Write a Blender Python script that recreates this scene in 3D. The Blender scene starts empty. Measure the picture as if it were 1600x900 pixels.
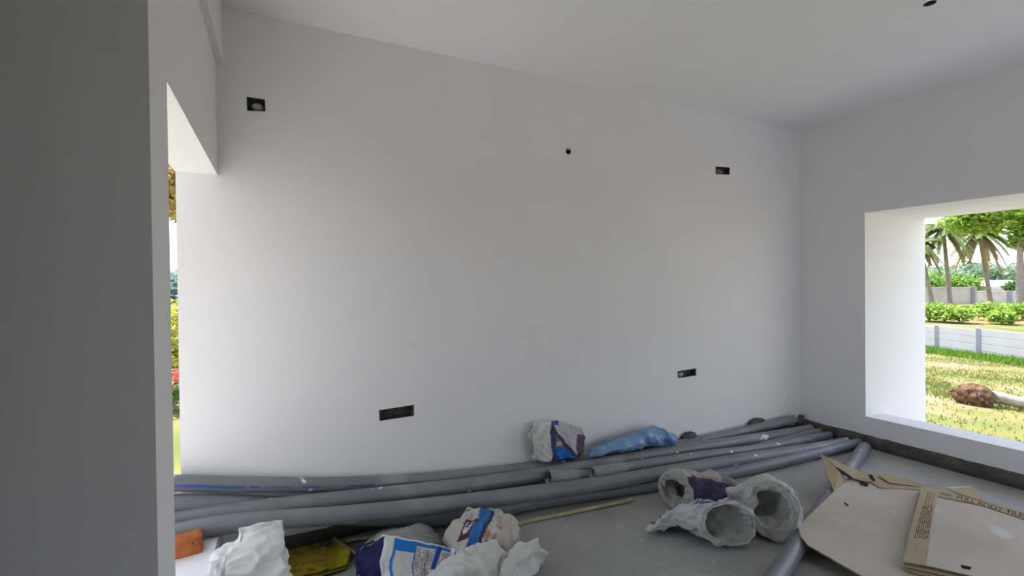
import bpy, bmesh, math, random
from mathutils import Vector, Matrix, noise
random.seed(7)
R = math.radians
scene = bpy.context.scene
C = scene.collection

# ------------------------------------------------------------------ camera
cam_d = bpy.data.cameras.new('camera')
cam = bpy.data.objects.new('camera', cam_d)
C.objects.link(cam)
YAW, PITCH, ROLL, F_PX, CAM_H = 0.4606, -0.0093, -0.0111, 737.22, 1.4996
fwd = Vector((math.sin(YAW)*math.cos(PITCH), math.cos(YAW)*math.cos(PITCH), math.sin(PITCH)))
rt = Vector((math.cos(YAW), -math.sin(YAW), 0))
up = rt.cross(fwd)
rt2 = rt*math.cos(ROLL) + up*math.sin(ROLL)
up2 = -rt*math.sin(ROLL) + up*math.cos(ROLL)
m = Matrix.Identity(4)
for i in range(3):
    m[i][0] = rt2[i]; m[i][1] = up2[i]; m[i][2] = -fwd[i]
m.translation = Vector((0, 0, CAM_H))
cam.matrix_world = m
cam_d.sensor_fit = 'HORIZONTAL'
cam_d.sensor_width = 36.0
cam_d.lens = 36.0*F_PX/1600.0
cam_d.clip_start = 0.05
cam_d.clip_end = 900
scene.camera = cam

# ------------------------------------------------------------------ sky, sun, exposure
world = bpy.data.worlds.new('sky')
scene.world = world
world.use_nodes = True
wn = world.node_tree.nodes; wl = world.node_tree.links
wn.clear()
w_out = wn.new('ShaderNodeOutputWorld'); w_bg = wn.new('ShaderNodeBackground')
w_tc = wn.new('ShaderNodeTexCoord'); w_sep = wn.new('ShaderNodeSeparateXYZ'); w_rmp = wn.new('ShaderNodeValToRGB')
w_rmp.color_ramp.elements[0].position = 0.0
w_rmp.color_ramp.elements[0].color = (0.90, 0.95, 1.0, 1)
w_rmp.color_ramp.elements[1].position = 0.75
w_rmp.color_ramp.elements[1].color = (0.55, 0.72, 1.0, 1)
wl.new(w_tc.outputs['Generated'], w_sep.inputs[0])
wl.new(w_sep.outputs['Z'], w_rmp.inputs[0])
wl.new(w_rmp.outputs[0], w_bg.inputs[0])
w_bg.inputs[1].default_value = 1.12
wl.new(w_bg.outputs[0], w_out.inputs[0])

sun_d = bpy.data.lights.new('sun', 'SUN')
sun_d.energy = 6.6
sun_d.angle = R(1.0)
sun_d.color = (1.0, 0.95, 0.87)
sun = bpy.data.objects.new('sun', sun_d)
C.objects.link(sun)
sun.location = (-8, 12, 30)
sun.rotation_euler = Vector((-0.03, -0.42, -0.90)).to_track_quat('-Z', 'Y').to_euler()

vs = scene.view_settings
vs.view_transform = 'Standard'
vs.look = 'None'
vs.exposure = 1.1
vs.gamma = 1.0
vs.use_curve_mapping = False

# ------------------------------------------------------------------ materials
def mat_new(name, color, rough=0.8, spec=0.3, var=0.0, scale=4.0, bump=0.0, bscale=40.0, color2=None, lo=0.35, hi=0.65, detail=5):
    mt = bpy.data.materials.new(name); mt.use_nodes = True
    nt = mt.node_tree; n = nt.nodes; l = nt.links
    b = n['Principled BSDF']
    b.inputs['Base Color'].default_value = (*color, 1)
    b.inputs['Roughness'].default_value = rough
    b.inputs['Specular IOR Level'].default_value = spec
    tc = n.new('ShaderNodeTexCoord')
    if color2 is not None or var:
        if color2 is None:
            color2 = tuple(max(0, c*(1-var)) for c in color)
        ns = n.new('ShaderNodeTexNoise'); ns.inputs['Scale'].default_value = scale
        ns.inputs['Detail'].default_value = detail
        l.new(tc.outputs['Object'], ns.inputs['Vector'])
        rp = n.new('ShaderNodeValToRGB')
        rp.color_ramp.elements[0].position = lo; rp.color_ramp.elements[0].color = (*color, 1)
        rp.color_ramp.elements[1].position = hi; rp.color_ramp.elements[1].color = (*color2, 1)
        l.new(ns.outputs['Fac'], rp.inputs[0]); l.new(rp.outputs[0], b.inputs['Base Color'])
        mt['ramp'] = rp.name
    if bump:
        nb = n.new('ShaderNodeTexNoise'); nb.inputs['Scale'].default_value = bscale; nb.inputs['Detail'].default_value = 4
        l.new(tc.outputs['Object'], nb.inputs['Vector'])
        bp = n.new('ShaderNodeBump'); bp.inputs['Strength'].default_value = bump; bp.inputs['Distance'].default_value = 0.01
        l.new(nb.outputs['Fac'], bp.inputs['Height']); l.new(bp.outputs[0], b.inputs['Normal'])
    return mt

def add_spots(mt, color, scale, thr, soft=0.02, stretch=None):
    """flat splashes of another colour, over whatever feeds the base colour"""
    nt = mt.node_tree; n = nt.nodes; l = nt.links; b = n['Principled BSDF']
    mix = n.new('ShaderNodeMix'); mix.data_type = 'RGBA'
    inp = b.inputs['Base Color']
    if inp.links:
        l.new(inp.links[0].from_socket, mix.inputs['A'])
    else:
        mix.inputs['A'].default_value = inp.default_value[:]
    mix.inputs['B'].default_value = (*color, 1)
    tc = n.new('ShaderNodeTexCoord')
    ns = n.new('ShaderNodeTexNoise'); ns.inputs['Scale'].default_value = scale; ns.inputs['Detail'].default_value = 2
    src = tc.outputs['Object']
    if stretch:
        mp = n.new('ShaderNodeMapping'); mp.inputs['Scale'].default_value = stretch
        l.new(src, mp.inputs[0]); src = mp.outputs[0]
    l.new(src, ns.inputs['Vector'])
    mr = n.new('ShaderNodeMapRange'); mr.inputs['From Min'].default_value = thr; mr.inputs['From Max'].default_value = thr+soft
    l.new(ns.outputs['Fac'], mr.inputs['Value']); l.new(mr.outputs[0], mix.inputs['Factor'])
    l.new(mix.outputs['Result'], inp)

def mat_attr(name, rough=0.6, spec=0.3, bump=0.0, bscale=60, trans=0.0):
    mt = mat_new(name, (0.8, 0.8, 0.8), rough, spec, bump=bump, bscale=bscale)
    n = mt.node_tree.nodes; l = mt.node_tree.links
    a = n.new('ShaderNodeAttribute'); a.attribute_name = 'Col'
    b = n['Principled BSDF']
    l.new(a.outputs['Color'], b.inputs['Base Color'])
    if trans:
        out = n['Material Output']
        tr = n.new('ShaderNodeBsdfTranslucent'); l.new(a.outputs['Color'], tr.inputs[0])
        mx = n.new('ShaderNodeMixShader'); mx.inputs[0].default_value = trans
        l.new(b.outputs[0], mx.inputs[1]); l.new(tr.outputs[0], mx.inputs[2]); l.new(mx.outputs[0], out.inputs['Surface'])
    return mt

M = {}
M['paint'] = mat_new('white_wall_paint', (0.885, 0.868, 0.885), 0.75, 0.25, var=0.02, scale=1.2, bump=0.05, bscale=90)
M['paint_scuffed'] = mat_new('scuffed_wall_paint', (0.88, 0.863, 0.88), 0.75, 0.25, var=0.03, scale=1.5, bump=0.05, bscale=90)
add_spots(M['paint_scuffed'], (0.74, 0.72, 0.69), 5.0, 0.74, 0.10)
M['paint_marked'] = mat_new('marked_wall_paint', (0.88, 0.863, 0.88), 0.75, 0.25, var=0.04, scale=1.5, bump=0.05, bscale=90)
add_spots(M['paint_marked'], (0.45, 0.44, 0.42), 12.0, 0.74, 0.04)
M['ceiling'] = mat_new('white_ceiling_paint', (0.93, 0.915, 0.93), 0.8, 0.2, var=0.02, scale=1.0)
M['sill'] = mat_new('white_sill_paint', (0.84, 0.84, 0.83), 0.6, 0.3, var=0.08, scale=6, bump=0.2, bscale=30)
M['cement_floor'] = mat_new('cement_floor', (0.43, 0.425, 0.41), 0.6, 0.3, color2=(0.34, 0.335, 0.32), scale=2.2, lo=0.35, hi=0.7, bump=0.12, bscale=60)
add_spots(M['cement_floor'], (0.55, 0.55, 0.52), 3.0, 0.66, 0.08)
M['raw_cement'] = mat_new('raw_cement', (0.15, 0.145, 0.13), 0.95, 0.1, color2=(0.09, 0.088, 0.08), scale=9, bump=0.6, bscale=45)
M['pipe'] = mat_new('grey_pvc', (0.225, 0.235, 0.262), 0.40, 0.45, color2=(0.18, 0.188, 0.212), scale=3.0, bump=0.03, bscale=20)
add_spots(M['pipe'], (0.78, 0.78, 0.77), 13.0, 0.70, 0.015, (0.7, 1.0, 1.0))
add_spots(M['pipe'], (0.32, 0.32, 0.32), 2.5, 0.60, 0.12)
M['pipe_socket'] = mat_new('dusty_grey_pvc', (0.33, 0.33, 0.32), 0.7, 0.25, color2=(0.26, 0.26, 0.26), scale=8)
M['blue_ink'] = mat_new('blue_pipe_print', (0.06, 0.10, 0.30), 0.5, 0.3)
M['dark_metal'] = mat_new('dark_box_metal', (0.035, 0.035, 0.032), 0.7, 0.3, color2=(0.07, 0.07, 0.065), scale=30)
M['grey_scrap'] = mat_new('grey_packing_scrap', (0.42, 0.41, 0.40), 0.9, 0.1, var=0.4, scale=25)
M['black'] = mat_new('black_hole_lining', (0.01, 0.01, 0.01), 0.9, 0.1)
M['brick'] = mat_new('orange_brick', (0.52, 0.17, 0.065), 0.9, 0.1, color2=(0.36, 0.11, 0.045), scale=18, bump=0.5, bscale=60)
add_spots(M['brick'], (0.10, 0.05, 0.03), 22, 0.68, 0.03)
M['stick'] = mat_new('pale_bamboo', (0.50, 0.46, 0.28), 0.6, 0.3, var=0.25, scale=14)
M['stick2'] = mat_new('brown_stick', (0.36, 0.25, 0.15), 0.8, 0.2, var=0.35, scale=14)
M['card'] = mat_new('brown_cardboard', (0.47, 0.375, 0.26), 0.85, 0.1, var=0.12, scale=6, bump=0.08, bscale=25)
M['card_grey'] = mat_new('dusty_cardboard_face', (0.60, 0.545, 0.485), 0.85, 0.1, color2=(0.53, 0.46, 0.395), scale=2.6, bump=0.08, bscale=18)
add_spots(M['card_grey'], (0.66, 0.65, 0.64), 4.0, 0.63, 0.14)
M['card_edge'] = mat_new('cardboard_cut_edge', (0.42, 0.33, 0.22), 0.9, 0.1, var=0.35, scale=40)
M['ink'] = mat_new('dark_print_ink', (0.15, 0.09, 0.06), 0.8, 0.1)
M['card_dark'] = mat_new('dark_slot_and_shade', (0.02, 0.016, 0.012), 0.9, 0.1)  # carton slots, and the shadow painted in the crease gap
M['bag'] = mat_attr('printed_woven_sack', 0.6, 0.2, bump=0.06, bscale=120)
M['bag_plastic'] = mat_attr('printed_plastic_sack', 0.32, 0.5, bump=0.03, bscale=80)
M['leaf'] = mat_attr('leaves', 0.6, 0.3, trans=0.35)
M['bark'] = mat_new('grey_palm_bark', (0.33, 0.29, 0.26), 0.9, 0.1, var=0.3, scale=5)
M['fence'] = mat_new('white_precast_concrete', (0.42, 0.42, 0.44), 0.8, 0.2, var=0.07, scale=1.5)
M['fence_post'] = mat_new('grey_precast_post', (0.36, 0.36, 0.41), 0.8, 0.2, var=0.1, scale=3)
M['farwall'] = mat_new('weathered_white_wall', (0.56, 0.54, 0.53), 0.85, 0.2, color2=(0.42, 0.37, 0.34), scale=0.5, lo=0.5, hi=0.8)
M['shed'] = mat_new('white_shed_roof', (0.85, 0.84, 0.84), 0.7, 0.2, var=0.05, scale=0.3)
M['lawn'] = mat_new('dry_lawn', (0.185, 0.16, 0.062), 0.95, 0.1, color2=(0.11, 0.13, 0.038), scale=0.55, lo=0.4, hi=0.62, detail=8)
add_spots(M['lawn'], (0.25, 0.175, 0.11), 0.35, 0.56, 0.08)
M['field'] = mat_new('dry_field', (0.215, 0.165, 0.065), 0.95, 0.1, color2=(0.15, 0.14, 0.055), scale=0.12, lo=0.45, hi=0.7)
M['bounce_paving'] = mat_new('pale_bounce_paving', (0.74, 0.725, 0.70), 0.9, 0.1, var=0.12, scale=1.5)
M['bounce_paving_grey'] = mat_new('grey_bounce_paving', (0.26, 0.25, 0.24), 0.9, 0.1, var=0.12, scale=1.5)
M['root'] = mat_new('brown_root_ball', (0.17, 0.10, 0.06), 0.95, 0.1, var=0.6, scale=14)
M['trunk_log'] = mat_new('grey_log_bark', (0.42, 0.36, 0.31), 0.9, 0.1, var=0.4, scale=8)

# ------------------------------------------------------------------ helpers
def obj(name, bm, mat, parent=None, smooth=False):
    me = bpy.data.meshes.new(name)
    bm.normal_update()
    bm.to_mesh(me); bm.free()
    if smooth:
        for p in me.polygons: p.use_smooth = True
    me.materials.append(M[mat] if isinstance(mat, str) else mat)
    o = bpy.data.objects.new(name, me); C.objects.link(o)
    if parent: o.parent = parent
    return o

def tag(o, label, cat, group=None, kind=None):
    o['label'] = label; o['category'] = cat
    if group: o['group'] = group
    if kind: o['kind'] = kind
    return o

def thing(name, loc, label, cat, group=None):
    o = bpy.data.objects.new(name, None); C.objects.link(o)
    o.location = loc; o.empty_display_size = 0.05
    return tag(o, label, cat, group)

def adopt(o, parent):
    """parent keeping world place"""
    o.parent = parent
    o.matrix_parent_inverse = Matrix.Translation(-Vector(parent.location))
    return o

def struct(o):
    o['kind'] = 'structure'; return o

def box(bm, lo, hi):
    x0, y0, z0 = lo; x1, y1, z1 = hi
    v = [bm.verts.new(p) for p in ((x0,y0,z0),(x1,y0,z0),(x1,y1,z0),(x0,y1,z0),(x0,y0,z1),(x1,y0,z1),(x1,y1,z1),(x0,y1,z1))]
    for f in ((0,3,2,1),(4,5,6,7),(0,1,5,4),(1,2,6,5),(2,3,7,6),(3,0,4,7)):
        bm.faces.new([v[i] for i in f])

def boxes(*bs):
    bm = bmesh.new()
    for lo, hi in bs: box(bm, lo, hi)
    return bm

def catmull(pts, n):
    """n samples of a Catmull-Rom spline through pts (any dimension, tuples)"""
    k = len(pts)
    out = []
    for s in range(n):
        t = s/(n-1)*(k-1); i = min(int(t), k-2); f = t-i
        p0 = pts[max(i-1, 0)]; p1 = pts[i]; p2 = pts[i+1]; p3 = pts[min(i+2, k-1)]
        out.append(tuple(0.5*(2*b + (c-a)*f + (2*a-5*b+4*c-d)*f*f + (3*b-a-3*c+d)*f**3) for a, b, c, d in zip(p0, p1, p2, p3)))
    return out

def tube_rings(path, r, seg):
    rings = []
    k = len(path)
    for i, p in enumerate(path):
        a = Vector(path[max(i-1, 0)]); b = Vector(path[min(i+1, k-1)])
        t = (b-a).normalized()
        ref = Vector((0, 0, 1)) if abs(t.z) < 0.9 else Vector((1, 0, 0))
        s = t.cross(ref).normalized(); u = s.cross(t)
        rr = r[i] if isinstance(r, (list, tuple)) else r
        rings.append([Vector(p) + s*rr*math.cos(2*math.pi*j/seg) + u*rr*math.sin(2*math.pi*j/seg) for j in range(seg)])
    return rings

def skin(bm, rings, wrap=True, cap0=False, cap1=False, flip=False):
    vr = [[bm.verts.new(p) for p in ring] for ring in rings]
    n = len(vr[0])
    for a, b in zip(vr, vr[1:]):
        for j in range(n if wrap else n-1):
            q = [a[j], b[j], b[(j+1) % n], a[(j+1) % n]]
            if flip: q.reverse()
            bm.faces.new(q)
    if cap0: bm.faces.new(vr[0] if not flip else vr[0][::-1])
    if cap1: bm.faces.new(vr[-1][::-1] if not flip else vr[-1])
    return vr

def hollow_tube(path, r, wall=0.004, seg=20):
    bm = bmesh.new()
    out = skin(bm, tube_rings(path, r, seg), flip=True)
    ri = [x-wall for x in r] if isinstance(r, (list, tuple)) else r-wall
    inn = skin(bm, tube_rings(path, ri, seg))
    for o_, i_ in ((out[0], inn[0]), (out[-1], inn[-1])):
        for j in range(seg):
            bm.faces.new([o_[j], o_[(j+1) % seg], i_[(j+1) % seg], i_[j]])
    bmesh.ops.recalc_face_normals(bm, faces=bm.faces)
    return bm

def solid_tube(path, r, seg=10):
    bm = bmesh.new()
    skin(bm, tube_rings(path, r, seg), cap0=True, cap1=True)
    bmesh.ops.recalc_face_normals(bm, faces=bm.faces)
    return bm

def cut(o, cutters):
    """subtract shapes from a mesh, leaving no helper object behind"""
    tmp = []
    for bm in cutters:
        me = bpy.data.meshes.new('cut'); bmesh.ops.recalc_face_normals(bm, faces=bm.faces); bm.to_mesh(me); bm.free()
        c = bpy.data.objects.new('cut', me); C.objects.link(c); tmp.append(c)
        md = o.modifiers.new('b', 'BOOLEAN'); md.operation = 'DIFFERENCE'; md.object = c; md.solver = 'EXACT'
    dg = bpy.context.evaluated_depsgraph_get()
    me2 = bpy.data.meshes.new_from_object(o.evaluated_get(dg))
    o.modifiers.clear()
    old = o.data; o.data = me2
    bpy.data.meshes.remove(old)
    for c in tmp:
        d = c.data; bpy.data.objects.remove(c); bpy.data.meshes.remove(d)

def fold(p, seed, freq):
    """crease noise, about -1..1: sharp valleys and rounded ridges"""
    q = Vector((p[0]*freq+seed*3.7, p[1]*freq-seed*1.9, p[2]*freq+seed))
    a = noise.noise(q); b = noise.noise(q*2.3+Vector((5, 1, 2))); c = noise.noise(q*4.9)
    return (1-2.6*abs(a)) * 0.55 + (0.6-1.7*abs(b))*0.32 + c*0.14

CREASES = {}
def crumple(p, seed, freq):
    """straight creases in random directions at two sizes, like crumpled woven plastic; about -1..1"""
    if seed not in CREASES:
        r_ = random.Random(seed*101+7)
        CREASES[seed] = [(Vector((r_.gauss(0, 1), r_.gauss(0, 1), r_.gauss(0, 1))).normalized(), r_.uniform(.5, 1.4), r_.random()) for _ in range(9)]
    q = Vector(p)*freq
    w = noise.noise(q*.6+Vector((seed, 0, 3)))
    w2 = noise.noise(q*1.3+Vector((2, seed, 1)))
    h = 0
    for k, (d, f, ph) in enumerate(CREASES[seed]):
        g = f*.75 if k < 5 else f*2.1
        t_ = (q.dot(d)*g + ph + w*(.45+.1*k) + (w2*.5 if k >= 5 else 0)) % 1.0
        a = abs(t_-.5)*2                       # 0..1 triangle
        h += (a*a*(1.6-.6*a)*2-1)*(.24 if k < 5 else .085)
    return h + .35*noise.noise(q*.5+Vector((seed*2.1, 5, 1)))

def grid_mesh(name, G, mat, parent, colfn, wrap=False, amp=0.012, freq=7, seed=1, clamp=0.004, smooth=True, thick=0.003, pin=None, inward=None):
    """G: rows of Vectors. Displaced along its normals by folds, coloured by colfn(u, v, p)."""
    nu, nv = len(G), len(G[0])
    nrm = []
    for i in range(nu):
        row = []
        for j in range(nv):
            a = G[min(i+1, nu-1)][j]-G[max(i-1, 0)][j]
            b = (G[i][(j+1) % nv]-G[i][(j-1) % nv]) if wrap else (G[i][min(j+1, nv-1)]-G[i][max(j-1, 0)])
            n_ = a.cross(b)
            row.append(n_.normalized() if n_.length > 1e-9 else Vector((0, 0, 0)))
        nrm.append(row)
    sgn = 1.0
    if wrap:                      # sharp ridges outward, hollow facets between
        tot = 0
        for i in range(nu):
            cen = sum(G[i], Vector())/nv
            tot += sum((G[i][j]-cen).dot(nrm[i][j]) for j in range(0, nv, 5))
        sgn = 1.0 if tot > 0 else -1.0
    bm = bmesh.new()
    lay = bm.verts.layers.float_color.new('Col')
    V = []
    for i in range(nu):
        row = []
        for j in range(nv):
            p = G[i][j]
            w = pin(i/(nu-1), j/(nv-1)) if pin else 1.0
            q = p + nrm[i][j]*crumple(p, seed, freq)*amp*w*(sgn if inward is None else inward)
            if clamp is not None and q.z < clamp: q.z = clamp + 0.15*min(0.004, clamp-q.z)
            v = bm.verts.new(q)
            c = colfn(i/(nu-1), j/(nv-1) if not wrap else j/nv, q)
            v[lay] = (*c, 1)
            row.append(v)
        V.append(row)
    for i in range(nu-1):
        for j in range(nv if wrap else nv-1):
            try: bm.faces.new([V[i][j], V[i+1][j], V[i+1][(j+1) % nv], V[i][(j+1) % nv]])
            except ValueError: pass
    o = obj(name, bm, mat, None, smooth)
    if parent: adopt(o, parent)
    if thick:
        md = o.modifiers.new('thickness', 'SOLIDIFY'); md.thickness = thick; md.offset = -1
    return o

def patch(ctrl, nu, nv):
    rows = [catmull(r, nv) for r in ctrl]
    cols = [catmull([rows[i][j] for i in range(len(rows))], nu) for j in range(nv)]
    return [[Vector(cols[j][i]) for j in range(nv)] for i in range(nu)]

def ring_stations(st, nu, nv, power=2.0):
    """stations (x,y,z, half_width, half_height, heading_deg, pitch_deg) -> rings"""
    G = []
    for x, y, z, hw, hh, hd, pt in catmull(st, nu):
        h = R(hd); p = R(pt)
        n_ = Vector((math.cos(h)*math.cos(p), math.sin(h)*math.cos(p), math.sin(p)))
        s = Vector((-math.sin(h), math.cos(h), 0)); u = n_.cross(s)
        hw = max(hw, 0.002); hh = max(hh, 0.002)
        ring = []
        for j in range(nv):
            t = 2*math.pi*j/nv
            c_, s_ = math.cos(t), math.sin(t)
            e = 2.0/power
            c2 = math.copysign(abs(c_)**e, c_); s2 = math.copysign(abs(s_)**e, s_)
            ring.append(Vector((x, y, z)) + s*hw*c2 + u*hh*s2)
        G.append(ring)
    return G

def plain(c, var=0.06, seed=0):
    def f(u, v, p):
        k = 1 + var*noise.noise(Vector((p[0]*9+seed, p[1]*9, p[2]*9)))
        return tuple(x*k for x in c)
    return f

# ------------------------------------------------------------------ room shell
XL, XR, YB, H = -0.28, 4.70, 2.962, 3.0
XO = -0.466                     # outer face of the left wall
YN, YJ = 1.4575, 1.672          # near corner and near jamb of the left opening
ZS, ZH = 0.276, 2.097           # sill and head of both openings
XRO = 4.945
YW0, YW1 = -0.75, 2.374          # right window, unseen near part widened to let in more daylight
REAR, FARL = -2.2, -2.4

floor = struct(obj('floor', boxes(((FARL, REAR, -0.2), (XR, YN, 0)), ((XL, YN, -0.2), (XR, YB, 0))), 'cement_floor'))
ceiling = struct(obj('ceiling', boxes(((FARL-.2, REAR-.2, H), (XRO, YB+.2, H+0.16))), 'ceiling'))
wall_back = struct(obj('wall_back', boxes(((XO, YB, -0.8), (XRO, YB+0.2, H))), 'paint_scuffed'))
bm = boxes(((XO, YN, -0.8), (XL, YJ, H)), ((XO, YJ, ZH), (XL, YB, H)), ((XO, YJ, -0.8), (XL, YB, ZS)))
wall_left = struct(obj('wall_left', bm, 'paint'))
wall_near = struct(obj('wall_near', boxes(((FARL-.2, YN, -0.8), (XO, YJ, H))), 'paint_marked'))
bm = boxes(((XR, REAR-.2, -0.8), (XRO, YW0, H)), ((XR, YW1, -0.8), (XRO, YB, H)), ((XR, YW0, ZH), (XRO, YW1, H)), ((XR, YW0, -0.8), (XRO, YW1, ZS)))
wall_right = struct(obj('wall_right', bm, 'paint'))
# unseen rear wall behind the camera; its wide gap is added to let in daylight
bm = boxes(((FARL-.2, REAR-.2, -0.8), (2.3, REAR, H)), ((4.2, REAR-.2, -0.8), (XR, REAR, H)), ((2.3, REAR-.2, 2.1), (4.2, REAR, H)), ((2.3, REAR-.2, -0.8), (4.2, REAR, 0)))
wall_rear = struct(obj('wall_rear', bm, 'paint'))
wall_left_rear = struct(obj('wall_left_rear', boxes(((XO, REAR, 0), (XL, 0.62, H))), 'paint'))
wall_far_left = struct(obj('wall_far_left', boxes(((FARL-.2, REAR, -0.8), (FARL, YN, H))), 'paint'))
# projecting head slab and side fins around the right opening, slab over the left one
bm = boxes(((XRO, YW0-.14, ZH), (5.76, YW1+.14, ZH+.1)), ((XRO, YW1, -0.8), (5.76, YW1+.14, ZH)), ((XRO, YW0-.14, -0.8), (5.76, YW0, ZH)))
window_1 = struct(obj('window_1', bm, 'paint'))
#window_2 = struct(obj('window_2', boxes(((-1.0, YJ-.15, ZH+.015), (XO, YB-0.02, ZH+.12))), 'paint'))
trim_1 = struct(obj('trim_1', boxes(((XL, YN, 2.697), (XL+.032, YB, H))), 'paint'))

# rough unpainted cement strip left along the foot of the walls
def rough_strip(name, p0, p1, nrm, h, jag, n, t=0.006):
    bm = bmesh.new()
    p0 = Vector(p0); p1 = Vector(p1); nrm = Vector(nrm)
    rows = []
    for i in range(n+1):
        p = p0.lerp(p1, i/n)
        hh = h + jag*fold((p.x, p.y, 0), 4, 3.0) + jag*0.5*noise.noise(p*14)
        rows.append([p, p+nrm*(t*1.6), p+nrm*t+Vector((0, 0, hh*.6)), p+nrm*t*.6+Vector((0, 0, hh)), p+Vector((0, 0, hh+.002))])
    skin(bm, rows, wrap=False)
    bmesh.ops.recalc_face_normals(bm, faces=bm.faces)
    return struct(obj(name, bm, 'raw_cement', None, True))
rough_strip('baseboard_right', (XR, REAR, 0), (XR, YB, 0), (-1, 0, 0), 0.107, 0.008, 260)
rough_strip('baseboard_back', (XL, YB, 0), (XR, YB, 0), (0, -1, 0), 0.075, 0.02, 220)

# ------------------------------------------------------------------ wall boxes and holes
def rbox(x0, x1, z0, z1, tilt=0.0):
    return (x0, x1, z0, z1, tilt)
BOXES = [
  ('upper', 'W1', [(-0.1390, 2.5390), (-0.0490, 2.5390), (-0.0470, 2.4720), (-0.1380, 2.4620)], 'small dark recessed switch box with grey scrap inside, high beside the left opening'),
  ('low', 'W2', [(0.5460, 0.7300), (0.7650, 0.7360), (0.7640, 0.6650), (0.5490, 0.6620)], 'long dark recessed socket box low on the back wall, left of the sacks'),
  ('low2', 'W3', [(3.0290, 0.7400), (3.2510, 0.7450), (3.2510, 0.6810), (3.0320, 0.6800)], 'small dark recessed socket box low on the back wall toward the far corner'),
  ('up2', 'W4', [(3.5070, 2.5230), (3.6920, 2.5330), (3.6920, 2.4660), (3.5060, 2.4550)], 'small dark recessed box high on the back wall near the right corner'),
]
cutters = []
for nm, key, q, lab in BOXES:
    bm = bmesh.new()
    f = [bm.verts.new((x, YB-0.01, z)) for x, z in q]; b = [bm.verts.new((x, YB+0.05, z)) for x, z in q]
    bm.faces.new(f); bm.faces.new(b[::-1])
    for j in range(4): bm.faces.new([f[j], b[j], b[(j+1) % 4], f[(j+1) % 4]])
    cutters.append(bm)
HOLE = (1.9500, 2.9620, 2.4790)
bm = bmesh.new()
skin(bm, tube_rings([(HOLE[0], YB-.01, HOLE[2]), (HOLE[0], YB+.09, HOLE[2])], 0.021, 14), cap0=True, cap1=True)
cutters.append(bm)
cut(wall_back, cutters)

for nm, key, q, lab in BOXES:
    cx = sum(p[0] for p in q)/4; cz = sum(p[1] for p in q)/4
    t = thing('electrical_box', (cx, YB, cz), lab, 'wall box', 'recessed boxes in the back wall')
    # metal pan: a shallow tray that lines the recess
    bm = bmesh.new()
    def ringq(s, y): return [Vector((cx+(x-cx)*s, y, cz+(z-cz)*s)) for x, z in q]
    skin(bm, [ringq(0.97, YB+.001), ringq(0.97, YB+.046), ringq(0.9, YB+.046), ringq(0.88, YB+.004), ringq(0.97, YB+.001)])
    skin(bm, [ringq(0.96, YB+.045), ringq(0.02, YB+.044)], cap1=True)
    bmesh.ops.recalc_face_normals(bm, faces=bm.faces)
    adopt(obj('back_box', bm, 'dark_metal'), t)
    w = max(p[0] for p in q)-min(p[0] for p in q); h = max(p[1] for p in q)-min(p[1] for p in q)
    for sx in (-1, 1):
        bm = bmesh.new(); skin(bm, tube_rings([(cx+sx*w*.40, YB+.012, cz), (cx+sx*w*.40, YB+.03, cz)], 0.005, 8), cap0=True, cap1=True)
        bmesh.ops.recalc_face_normals(bm, faces=bm.faces)
        adopt(obj('screw_lug', bm, 'dark_metal'), t)
    if key in ('W1', 'W3', 'W4'):
        bm = bmesh.new()
        bmesh.ops.create_icosphere(bm, subdivisions=3, radius=1)
        ox, sx_, sz_ = {'W1': (0.08, .30, .25), 'W3': (-.27, .16, .3), 'W4': (-.15, .26, .25)}[key]
        for v in bm.verts:
            k = 1+0.35*fold(v.co, 3, 1.4)
            v.co = Vector((cx+ox*w+v.co.x*w*sx_*k, YB+.022+v.co.y*.014*k, cz-h*.10+v.co.z*h*sz_*k))
        adopt(obj('paper_scrap', bm, 'grey_scrap' if key != 'W4' else 'stick2', None, True), t)

t = thing('wall_hole', (HOLE[0], YB, HOLE[2]), 'round black pipe hole high in the middle of the back wall', 'hole')
bm = bmesh.new()
prof = [(.0215, -.0015), (.0215, .085), (.017, .085), (.0185, .002), (.0215, -.0015)]
skin(bm, [[Vector((HOLE[0]+r_*math.cos(a), YB+y_, HOLE[2]+r_*1.35*math.sin(a))) for a in [2*math.pi*k/16 for k in range(16)]] for r_, y_ in prof])
bmesh.ops.recalc_face_normals(bm, faces=bm.faces)
adopt(obj('sleeve', bm, 'black', None, True), t)
bm = bmesh.new(); skin(bm, [[Vector((HOLE[0]+.018*math.cos(a), YB+y_, HOLE[2]+.02*math.sin(a))) for a in [2*math.pi*k/16 for k in range(16)]] for y_ in (.07, .08)], cap0=True, cap1=True)
adopt(obj('plug', bm, 'black'), t)

CH = (3.2000, 1.2940, 3.0000)
bm = bmesh.new(); skin(bm, tube_rings([(CH[0], CH[1], H-.01), (CH[0], CH[1], H+.08)], 0.027, 16), cap0=True, cap1=True)
cut(ceiling, [bm])
t = thing('ceiling_hole', (CH[0], CH[1], H), 'round dark conduit hole in the white ceiling', 'hole')
bm = bmesh.new()
skin(bm, [[Vector((CH[0]+r_*math.cos(a), CH[1]+r_*math.sin(a), H+z_)) for a in [2*math.pi*k/16 for k in range(16)]] for r_, z_ in [(.028, -.002), (.028, .07), (.02, .07), (.024, .0), (.028, -.002)]])
bmesh.ops.recalc_face_normals(bm, faces=bm.faces)
adopt(obj('sleeve', bm, 'dark_metal', None, True), t)
bm = bmesh.new(); skin(bm, tube_rings([(CH[0], CH[1], H+.05), (CH[0], CH[1], H+.06)], 0.024, 16), cap0=True, cap1=True)
adopt(obj('plug', bm, 'black'), t)

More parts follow.
